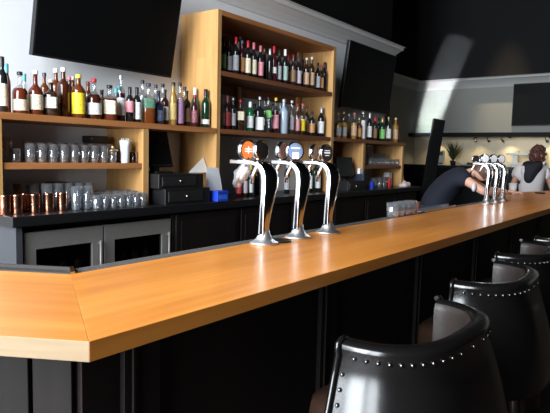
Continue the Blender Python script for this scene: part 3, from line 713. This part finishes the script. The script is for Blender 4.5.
# right side glasses
g4 = 'clear glasses on the right lower shelf'
glasses(row(370,397,160,3.48,.034,.04), 1.317, .029,.034,.09, 'clear tumbler in the front row on the right lower shelf', g4)
glasses(row(369,384,157,3.60,.036,.04), 1.317, .03,.036,.16, 'taller clear tumbler in the back row on the right lower shelf', g4)
g5 = 'clear glasses on the counter under the right shelf'
glasses(row(374,384,184,3.40,.034,.04), ZCN, .029,.034,.13, 'clear glass on the counter under the right shelf', g5)
glasses(row(372,387,182,3.52,.035,.04), ZCN, .03,.035,.14, 'clear glass in the back row under the right shelf', g5)
# rack of small glasses on the bar
g6 = 'small clear glasses upended on the drip rail'
for i in range(4):
    for j in range(1):
        glasses([(3.085+.085*i, YM-.036)], ZT+.001, .034,.038,.085, 'small clear glass upended on the drip rail, %s from left' % ORD[i], g6)
bm = newbm(); box(bm, -.012, .012, -.03, .03, 0, .075); tag(obj('box', bm, mat('pinkish_card', (.45,.22,.18), .6), loc=(3.40, YM-.036, ZT+.001)), 'thin reddish card box at the right of the small upended glasses', 'box')
# steel tray further along
q = Vector((3.80, YM-.036, ZT+.0018))
t = thing('steel_tray', 'flat steel tray on the bar rail left of the bending person', 'tray', q)
bm = newbm(); box(bm, -.30, .30, -.03, .03, 0, .006); obj('tray_base', bm, M_chrome, t)
bm = newbm(); box(bm, -.30, .30, .024, .03, .006, .022); box(bm, -.30, .30, -.03, -.024, .006, .016); obj('tray_rim', bm, mat('blue_reflection_steel', (.35,.42,.55), .35, .8), t)  # rim tinted blue, a cool reflection put into its colour

# ------------------------------------------------------------------ things on the back counter
def drawer_unit(label, x0, x1, y0, y1, z0, h):
    t = thing('cash_drawer', label, 'cash drawer', ((x0+x1)/2, y0, z0)); w2 = (x1-x0)/2
    bm = newbm(); box(bm, -w2, w2, 0, y1-y0, 0, h); obj('case', bm, M_plast, t, bevel=.004)
    bm = newbm(); box(bm, -w2+.03, w2-.09, -.008, -.0005, .02, h-.025); d = obj('drawer_front', bm, mat('satin_black', (.02,.018,.018), .3), t, bevel=.002)
    bm = newbm(); ball(bm, (-.03, -.014, h*.5), .009); obj('lock', bm, M_chrome, d)
    return t
drawer_unit('lower black cash drawer on the counter below the tilted screen', 2.97, 3.47, 3.30, 3.70, ZCN, .125)
drawer_unit('upper black cash drawer stacked under the tilted screen', 2.93, 3.42, 3.33, 3.70, ZCN+.1258, .115)
def monitor(label, loc, rzv, wid, hei, tilt, base=True):
    t = thing('monitor', label, 'monitor', loc, rzv)
    bm = newbm(); box(bm, -.10, .10, -.09, .09, 0, .015); box(bm, -.035, .035, .0, .04, .015, .12); obj('stand', bm, M_plast, t, bevel=.003)
    R = Matrix.Translation((0, -.02, .045)) @ Matrix.Rotation(math.radians(tilt), 4, 'X')
    bm = newbm(); box(bm, -wid/2, wid/2, -.03, .0, 0, hei); b = obj('housing', bm, M_plast, t, bevel=.004); b.matrix_local = R
    bm = newbm(); box(bm, -wid/2+.015, wid/2-.015, -.032, -.0302, .02, hei-.015); obj('screen', bm, mat('till_screen', (.006,.006,.007), .2, spec=.5), b)
    return t
monitor('black till screen tilted back on the cash drawers under the left shelf', (3.09, 3.54, ZCN+.2412), rz(6), .30, .30, -14)
def sheet(label, pts, y0, y1, name='paper_sheet', m=M_white):
    """thin sheet leaning back: pts in picture-measured x,z on a plane from y0 (bottom) to y1 (top)"""
    zs = [p[1] for p in pts]; za, zb = min(zs), max(zs); bm = newbm()
    A = [bm.verts.new((x, y0+(y1-y0)*(z-za)/(zb-za), z)) for x, z in pts]; B = [bm.verts.new((v.co.x+.0, v.co.y+.0015, v.co.z)) for v in A]
    n = len(A); bm.faces.new(A); bm.faces.new(B[::-1])
    for i in range(n): bm.faces.new((A[i], B[i], B[(i+1)%n], A[(i+1)%n]))
    return tag(obj(name, bm, m), label, 'paper')
def px_sheet(pts, Y): return [(max(3.0, q.x), max(ZCN+.0005, q.z)) for q in [atY(x, y, Y) for x, y in pts]]
za_ = ZCN+.1255+.1155
sheet('large white paper sheet with a slanted top leaning on the upper cash drawer', [(min(3.66, q.x), max(za_+.0008, q.z)) for q in [atY(x, y, 3.52) for x, y in ((187,175),(214,178),(213.5,170),(206.5,157))]], 3.50, 3.56)
sheet('smaller white paper sheet leaning on the oak upright beside the blue box', px_sheet([(205.5,202),(222,203),(219.5,168),(207,167)], 3.40), 3.375, 3.412)
t = thing('napkin_box', 'bright blue box on the counter behind the nearest beer tower', 'box', (3.60, 3.315, ZCN))
bm = newbm(); box(bm, -.068, .068, -.05, .05, 0, .085); box(bm, -.072,.072,-.054,.054,.075,.09); obj('box_body', bm, M_blue, t, bevel=.004)
bm = newbm(); box(bm, -.05, .05, -.052, -.0505, .02, .055); obj('label_panel', bm, mat('blue_label', (.05,.16,.7), .4), t)
# right till group
drawer_unit('black cash drawer on the counter under the right shelf', 5.87, 6.28, 3.32, 3.72, ZCN, .12)
monitor('black till screen on the right counter beside the oak divider', (6.07, 3.50, ZCN+.1205), rz(-4), .34, .24, -12)
t = thing('receipt_printer', 'small dark printer with a white receipt beside the right divider', 'printer', (6.30, 3.42, ZCN+.0))
bm = newbm(); box(bm, -.0, .09, -.07, .10, 0, .20); obj('printer_body', bm, mat('dark_blue_plastic', (.015,.02,.04), .4), t, bevel=.006)
bm = newbm(); box(bm, .0, .085, -.02, .015, .2005, .27); obj('receipt', bm, M_white, t)
bm = newbm(); box(bm, -.02, .02, -.02, .02, 0, .10); p = atY(366,184,3.40); tag(obj('box', bm, M_blue, loc=(6.56, 3.36, ZCN)), 'tiny blue box on the counter below the right lower shelf', 'box')
bm = newbm(); lathe(bm, [(.026,0),(.028,.004),(.028,.12),(.02,.13)], 14); p = atY(389,183,3.40); tag(obj('can', bm, M_red, loc=(p.x, 3.40, ZCN)), 'small red can right of the glasses on the right counter', 'can')
bm = newbm(); box(bm, -.05, .05, -.04, .04, 0, .20); box(bm, -.052,.052,-.042,.042,.1,.19); p = atY(393,176,3.50); tag(obj('box', bm, M_white, loc=(7.44, 3.56, ZCN)), 'white carton standing under the end of the right lower shelf', 'box')
bm = newbm(); bmesh.ops.create_icosphere(bm, subdivisions=3, radius=1)
for v in bm.verts:
    n = v.co.normalized(); k = 1+.22*math.sin(6*n.x+2)*math.cos(5*n.y)
    v.co = Vector((n.x*.13*k, n.y*.08*k, max(0, n.z)*.075*k))
for fc in bm.faces: fc.smooth = True
p = atY(413, 186, 3.40); tag(obj('bar_towel', bm, mat('pale_towel', (.72,.62,.60), .9, bump=.3, bscale=40), loc=(7.70, 3.42, ZCN)), 'crumpled pale bar towel at the right end of the black counter', 'towel')
monitor('black monitor turned sideways at the right end of the counter', (7.79, 3.68, ZCN), rz(28), .30, .34, -8)
bm = newbm(); tube(bm, [(7.92,3.70,1.46),(7.955,3.66,1.40),(7.97,3.60,1.28),(7.97,3.57,1.16),(7.945,3.53,1.05),(7.90,3.52,ZCN+.0106)], .010, 8)
tag(obj('cable', bm, M_white), 'loose white cable hanging right of the sideways monitor', 'cable')
# leaning black board
t = obj('leaning_board', (lambda bm: (box(bm, -.10, .10, -.025, .025, 0, 2.03), bm)[1])(newbm()), M_black, bevel=.006)
t.matrix_world = Matrix.Translation((8.42, 3.46, .03)) @ Matrix.Rotation(rz(-38), 4, 'Z') @ Matrix.Rotation(rz(7.5), 4, 'Y')
tag(t, 'tall narrow black board leaning slightly at the end of the back counter', 'board')

# ------------------------------------------------------------------ far kitchen side
ZP = 1.30
kp = thing('kitchen_counter', 'black counter along the far wall under the lit cream backsplash', 'counter', (0,0,0))
bm = newbm(); box(bm, XF-.75, XF-.002, -2.0, YR-.002, ZP-.06, ZP); obj('counter_top', bm, M_counter, kp)
bm = newbm(); box(bm, XF-.70, XF-.003, -1.95, YR-.003, 0, ZP-.061); obj('cabinet', bm, M_black, kp)
lg = thing('light_ledge', 'thin black ledge with lamps beneath running along the far wall', 'shelf', (0,0,0))
bm = newbm(); box(bm, XF-.35, XF-.001, -2.0, YR-.002, 1.90, 1.98); obj('ledge', bm, M_black, lg)
for y in (4.55, 3.72, 3.05, 2.3):
    l = bpy.data.lights.new('ledge_lamp_light', 'SPOT'); l.energy = 26; l.color = (1, .80, .52); l.spot_size = math.radians(130); l.spot_blend = .8; l.shadow_soft_size = .03
    lo = bpy.data.objects.new('ledge_lamp_light', l); COL.objects.link(lo); lo.location = (XF-.16, y, 1.872); lo.rotation_euler = (0, math.radians(12), 0)
    bm = newbm(); lathe(bm, [(.03,1.875),(.034,1.878),(.034,1.9)], 12, c=(XF-.16, y)); obj('lamp', bm, M_plast, lg)
for px in (474, 487, 501, 545):
    p = atX(px, 141, XF-.06); t = thing('gooseneck_lamp', 'small black gooseneck lamp under the far ledge, %s from left' % ORD[(474,487,501,545).index(px)], 'lamp', (XF-.06, p.y, 1.80), 0, 'small black lamps under the far ledge')
    bm = newbm(); tube(bm, [(0,0,.0985),(-.02,-.005,.06),(-.05,-.02,.035),(-.06,-.04,.03)], .007, 8); obj('arm', bm, M_plast, t)
    bm = newbm(); tube(bm, [(-.055,-.03,.034),(-.07,-.06,.01)], [.012,.028], 10); obj('shade', bm, M_plast, t)
p = atX(439.5, 160, XF-.30); t = thing('order_monitor', 'white framed order monitor on the far counter right of the leaning board', 'monitor', (XF-.30, p.y, ZP), rz(-90))
bm = newbm(); box(bm, -.10, .10, -.02, .02, .0, .31); obj('frame', bm, mat('off_white_plastic', (.75,.72,.62), .5), t, bevel=.004)
bm = newbm(); box(bm, -.075, .075, -.023, -.0205, .20, .28); box(bm, -.075, .075, -.023, -.0205, .02, .05); obj('dark_panel', bm, mat('grey_green_panel', (.12,.14,.10), .5), t)
p = atX(453, 162, XF-.35); t = thing('potted_plant', 'dull green leafy plant in a black pot on the far counter', 'plant', (XF-.35, p.y, ZP))
bm = newbm(); lathe(bm, [(.05,0),(.065,.10),(.06,.10),(.045,.09)], 14); obj('pot', bm, M_plast, t)
bm = newbm()
for k in range(80):
    a = random.uniform(0, 6.28); e2 = random.uniform(.1, .6); L = random.uniform(.16, .46); c = Vector((0,0,.09))
    d = Vector((math.cos(a)*e2, math.sin(a)*e2, 1)).normalized(); s = d.orthogonal().normalized()*.012
    p1 = c+d*L*.6; p2 = c+d*L+Vector((math.cos(a), math.sin(a), -.3))*.03
    q = [bm.verts.new(v) for v in (c-s*.3, c+s*.3, p1+s, p2, p1-s)]; bm.faces.new(q)
sm = obj('foliage', bm, M_leaf, t); sm.modifiers.new('s', 'SOLIDIFY').thickness = .002
p = atX(466, 164, XF-.35); bm = newbm(); lathe(bm, [(.10,0),(.12,.01),(.16,.03),(.155,.034),(.11,.016)], 20)
for k in range(1, 4): lathe(bm, [(.10,.012*k),(.12,.012*k+.01),(.16,.012*k+.03),(.155,.012*k+.034),(.11,.012*k+.016)], 20)
tag(obj('plate_stack', bm, M_cream, loc=(XF-.35, p.y, ZP)), 'stack of cream plates on the far counter behind the far towers', 'plates')
pa, pb = atX(507, 160, XF-.3), atX(546, 160, XF-.3); yc = (pa.y+pb.y)/2; hw = (pa.y-pb.y)/2
t = thing('plate_rack', 'white two-tier open rack on the far counter behind the grey-shirted person', 'rack', (XF-.3, yc, ZP))
mw = mat('white_enamel', (.80,.78,.68), .4)
for z in (.045, .235): bm = newbm(); box(bm, -.12, .12, -hw, hw, z, z+.05); obj('tier', bm, mw, t, bevel=.004)
for y in (hw-.16, -hw+.05): bm = newbm(); box(bm, -.06, .06, y-.05, y+.05, 0, .32); obj('post', bm, mw, t)
# warm downlight that washes the far wall by the television
l = bpy.data.lights.new('far_downlight', 'SPOT'); l.energy = 900; l.color = (1, .78, .50); l.spot_size = rz(24); l.spot_blend = 1.0; l.shadow_soft_size = .05
lo = bpy.data.objects.new('far_downlight', l); COL.objects.link(lo); lo.location = (XF-1.0, 3.2, ZC-.12)
lo.rotation_euler = (Vector((XF, 3.2, 2.2))-lo.location).to_track_quat('-Z', 'Y').to_euler()
bm = newbm(); lathe(bm, [(.07,ZC-.08),(.08,ZC-.08),(.08,ZC-.001),(.07,ZC-.001)], 16, caps=False, c=(XF-1.0, 3.2)); tag(obj('downlight', bm, M_black), 'small black ceiling downlight near the far wall', 'lamp')
# unseen fill spots added to warm the people and the far end of the bar
for (x, y, en) in ((5.6, 1.0, 110), (7.2, 2.2, 150)):
    l = bpy.data.lights.new('bar_fill_spot', 'SPOT'); l.energy = en; l.color = (1, .86, .70); l.spot_size = rz(55); l.spot_blend = .8; l.shadow_soft_size = .05
    lo = bpy.data.objects.new('bar_fill_spot', l); COL.objects.link(lo); lo.location = (x, y, ZC-.12)

# ------------------------------------------------------------------ people
def skin_mesh(chains, subdiv=2):
    """chains: list of ([(point, radius)...]) grown with Skin+Subdivision, merged into one bmesh"""
    out = newbm()
    for joints, edges in chains:
        me = bpy.data.meshes.new('tmp'); me.from_pydata([j[0] for j in joints], edges, []); me.update()
        o = bpy.data.objects.new('tmp', me); COL.objects.link(o)
        m = o.modifiers.new('k', 'SKIN'); 
        for i, j in enumerate(joints):
            v = me.skin_vertices[0].data[i]; r = j[1]; v.radius = r if isinstance(r, tuple) else (r, r); v.use_root = (i == 0)
        s = o.modifiers.new('s', 'SUBSURF'); s.levels = subdiv; s.render_levels = subdiv
        dg = bpy.context.evaluated_depsgraph_get(); ev = o.evaluated_get(dg); em = ev.to_mesh(); out.from_mesh(em); ev.to_mesh_clear()
        bpy.data.objects.remove(o); bpy.data.meshes.remove(me)
    for fc in out.faces: fc.smooth = True
    return out
def chain(pts): return (pts, [(i, i+1) for i in range(len(pts)-1)])
def hand_chains(wrist, fwd, side, up, s=1.0, curl=.3):
    """five fingers from a palm; fwd points from the wrist to the fingertips, side towards the thumb"""
    W = Vector(wrist); fwd, side, up = fwd.normalized(), side.normalized(), up.normalized(); out = []
    palm = [(W, .024*s), (W+fwd*.05*s, (.036*s, .016*s)), (W+fwd*.085*s, (.036*s, .013*s))]; out.append(chain(palm))
    for k, (o, L) in enumerate(((.028,.068),(.010,.078),(-.009,.073),(-.027,.057))):
        b = W+fwd*.075*s+side*o*s
        out.append(chain([(b, .0095*s), (b+fwd*L*.5*s-up*curl*.012*s, .0085*s), (b+fwd*L*.8*s-up*curl*.035*s, .008*s), (b+fwd*L*s*.95-up*curl*.06*s, .0065*s)]))
    b = W+fwd*.02*s+side*.022*s
    out.append(chain([(b, .012*s), (b+side*.025*s+fwd*.025*s, .011*s), (b+side*.035*s+fwd*.05*s-up*.005, .0095*s), (b+side*.034*s+fwd*.072*s-up*.012*s, .008*s)]))
    return out
def head_bm(c, fwd, up, s=1.0):
    """head with brow, nose, mouth, chin and ears, about c; fwd is where the face looks"""
    bm = newbm(); bmesh.ops.create_uvsphere(bm, u_segments=24, v_segments=18, radius=1)
    for v in bm.verts:
        x, y, z = v.co   # y forward, z up
        w_ = .076*(1-.18*max(0, -z)); v.co = Vector((x*w_, y*.096, z*.118))
        if y > .3 and z < -.2: v.co.y += .010*(-z)
        if abs(x) < .2 and y > .85 and -.25 < z < .2: v.co.y += .020*(1-abs(x)/.2)*(1-abs(z+.1)/.35)
        if .1 < abs(x) < .55 and y > .7 and .0 < z < .25: v.co.y -= .006
    for fc in bm.faces: fc.smooth = True
    for sx in (-1, 1): ball(bm, (sx*.076, -.005, -.005), .03, (.35, .7, 1), 10, 8)
    tube(bm, [(-.022, .092, -.062), (0, .099, -.062), (.022, .092, -.062)], .006, 8)
    fwd = fwd.normalized(); side = fwd.cross(up).normalized(); up = side.cross(fwd)
    Mx = Matrix((side, fwd, up)).transposed().to_4x4(); Mx = Matrix.Translation(c) @ Mx @ Matrix.Scale(s, 4)
    bmesh.ops.transform(bm, matrix=Mx, verts=bm.verts); return bm, Mx
def cap_of_hair(Mx, rear=1.0, grow=1.12, zcut=-.05, ycut=.55, bun=None, curls=False):
    bm = newbm(); bmesh.ops.create_uvsphere(bm, u_segments=24, v_segments=18, radius=1)
    kill = [v for v in bm.verts if (v.co.y > ycut and v.co.z < .55) or v.co.z < -.75*rear]
    bmesh.ops.delete(bm, geom=kill, context='VERTS')
    for v in bm.verts:
        k = grow+.05*math.sin(13*v.co.x+5*v.co.z)*math.cos(9*v.co.y)
        v.co = Vector((v.co.x*.076*k, v.co.y*.096*k, v.co.z*.118*k))
    for fc in bm.faces: fc.smooth = True
    if curls:
        rnd = random.Random(3)
        for v in [v.co.copy() for v in bm.verts if v.index >= 0][::3]:
            ball(bm, v*rnd.uniform(.96, 1.06), rnd.uniform(.014, .024), u=8, v=6)
    if bun: ball(bm, bun[0], bun[1], (1,.9,1))
    bmesh.ops.transform(bm, matrix=Mx, verts=bm.verts); return bm
V = Vector
# --- person bending over the bar
def dress(J, keep, add, ends={}):
    return [(J[i][0], tuple(x+add for x in (J[i][1] if isinstance(J[i][1], tuple) else (J[i][1],)*2))) for i in keep]
def build_person(P, J, hands, head, hair_kw, skin, shirt, trousers, hairm, cover):
    # joints: 0 hip 1 waist 2 chest 3 neck 4 head 5/6/7/8 near shoulder, mid upper arm, elbow, wrist 9/10/11/12 the far arm 13..16 and 17..20 legs
    E = [(0,1),(1,2),(2,3),(3,4),(2,5),(5,6),(6,7),(7,8),(2,9),(9,10),(10,11),(11,12),(0,13),(13,14),(14,15),(15,16),(0,17),(17,18),(18,19),(19,20)]
    body = skin_mesh([(J, E)]+hands)
    hb, Mx = head
    tmpm = bpy.data.meshes.new('t'); hb.to_mesh(tmpm); hb.free(); body.from_mesh(tmpm); bpy.data.meshes.remove(tmpm)
    obj('body', body, skin, P)
    K = [0,1,2,3,5,6,9,10]; ix = {k: n for n, k in enumerate(K)}
    JJ = dress(J, K, cover); JJ[3] = (J[3][0]*.55+J[2][0]*.45, (.085,.085)); JJ[0] = (J[0][0]-V((0,0,.10)), (.20,.20))
    obj('t_shirt', skin_mesh([(JJ, [(ix[a], ix[b]) for a, b in E if a in ix and b in ix])]), shirt, P)
    K = [0,13,14,15,17,18,19]; ix = {k: n for n, k in enumerate(K)}
    TJ = dress(J, K, .022); TJ[0] = (TJ[0][0], (.17,.17))
    obj('trousers', skin_mesh([(TJ, [(ix[a], ix[b]) for a, b in E if a in ix and b in ix])]), trousers, P)
    obj('hair', cap_of_hair(Mx, **hair_kw), hairm, P)
P = thing('person', 'person in a dark navy t-shirt bending over the bar, forearms resting on it', 'person', (5.60, 2.16, 0))
def rel(*p): return V(p) - P.location
hd = rel(5.63,1.66,1.33)
J = [(rel(5.60,2.16,.95),.115),(rel(5.58,2.10,1.06),(.125,.105)),(rel(5.58,1.96,1.19),(.15,.12)),(rel(5.62,1.78,1.30),.052),(rel(5.63,1.69,1.325),.05),
     (rel(5.43,1.84,1.265),.062),(rel(5.39,1.72,1.20),.047),(rel(5.39,1.585,1.122),.040),(rel(5.72,1.49,1.105),.027),
     (rel(5.75,1.94,1.26),.062),(rel(5.81,1.84,1.20),.047),(rel(5.86,1.72,1.125),.040),(rel(5.98,1.53,1.108),.027),
     (rel(5.51,2.16,.86),.085),(rel(5.50,2.12,.48),.058),(rel(5.50,2.20,.085),.042),(rel(5.51,2.06,.038),.036),
     (rel(5.69,2.20,.86),.085),(rel(5.70,2.16,.48),.058),(rel(5.70,2.24,.085),.042),(rel(5.71,2.10,.038),.036)]
hands = hand_chains(J[8][0], V((1,-.1,0)), V((.1,1,0)), V((0,0,1)), 1.0, .3) + hand_chains(J[12][0], V((.4,-.9,0)), V((-.9,-.4,0)), V((0,0,1)), 1.0, .3)
head = head_bm(hd, V((.45,-.55,-.75)), V((.35,-.55,.75)), 1.0)
build_person(P, J, hands, head, dict(bun=(V((0,-.11,.05)), .035)), M_skin, M_navy, M_jeans, M_hair, .032)
bm = newbm(); ball(bm, (0,0,0), .042, (.7,.5,1)); obj('sleeve_patch', bm, mat('pale_patch', (.6,.6,.68), .7), P, loc=rel(5.325,1.665,1.165))
# --- person in grey beyond the bar's end
Q = V((8.03,1.755,0)); P2 = thing('person', 'person in a pale grey t-shirt and black scarf at the far bar end', 'person', Q)
nk = V((.01,0,1.37)); hd = V((.03,-.05,1.50)); sd = V((.6,-.8,0)); z = lambda v: V((0,0,v))
J = [(z(.90),.115),(z(1.03),.105),(z(1.19),(.13,.11)),(nk,.055),(hd,.05),
     (sd*.16+z(1.305),.056),(sd*.225+V((-.02,-.01,1.18)),.042),(sd*.27+V((-.04,-.02,1.05)),.038),(V((-.15,-.36,1.115)),.026),
     (-sd*.16+z(1.305),.056),(-sd*.225+V((.01,0,1.18)),.042),(-sd*.27+V((.03,.0,1.04)),.038),(-sd*.285+V((.03,0,.80)),.026),
     (sd*.09+z(.84),.085),(sd*.09+z(.48),.056),(sd*.09+z(.08),.04),(sd*.09+V((-.12,-.06,.038)),.035),
     (-sd*.09+z(.84),.085),(-sd*.09+z(.48),.056),(-sd*.09+z(.08),.04),(-sd*.09+V((-.12,-.06,.038)),.035)]
hands = hand_chains(J[8][0], V((-.9,-.3,-.05)), V((.3,-.9,0)), V((0,0,1)), 1.0, .4) + hand_chains(J[12][0], V((0,0,-1)), V((.75,-.65,0)), -sd, 1.0, .4)
build_person(P2, J, hands, head_bm(hd, V((.75,-.65,-.12)), V((0,0,1)), 1.0), dict(grow=1.06, ycut=.5, bun=(V((0,-.03,.075)), .065), curls=True), M_skin2, M_greycot, M_jeans, M_hair2, .03)
bk = V((-.8,.1,0))   # towards the camera
sf = skin_mesh([([(nk+V((0,0,.06)),.10),(nk+V((0,0,-.025)),(.15,.15)),(nk+sd*.13+bk*.02+z(-.05),.085),(nk-sd*.13+bk*.02+z(-.05),.085),(nk+bk*.11+z(-.09),.11),(nk+bk*.15+z(-.17),.08),(nk+bk*.155+z(-.25),.04)], [(0,1),(1,2),(1,3),(1,4),(4,5),(5,6)])]); obj('scarf', sf, M_scarf, P2)
# cup and small dark things on the far end
p = atZ(512.5, 191, ZT); t = thing('paper_cup', 'white paper cup on the bar beside the bending person\'s hands', 'cup', (6.30, 1.56, ZT))
bm = newbm(); lathe(bm, [(.030,0),(.032,.003),(.042,.10),(.040,.10),(.030,.008)], 16); obj('cup_body', bm, M_white, t)
bm = newbm(); lathe(bm, [(.044,.1005),(.045,.108),(.040,.114),(.036,.112)], 16); obj('lid', bm, M_white, t)
p = atZ(540, 193.5, ZT); bm = newbm(); box(bm, -.07, .07, -.035, .035, 0, .012); tag(obj('phone', bm, M_plast, loc=(p.x, p.y, ZT+.0008), rot=(0,0,.5), bevel=.003), 'dark phone lying on the bar before the grey-shirted person', 'phone')
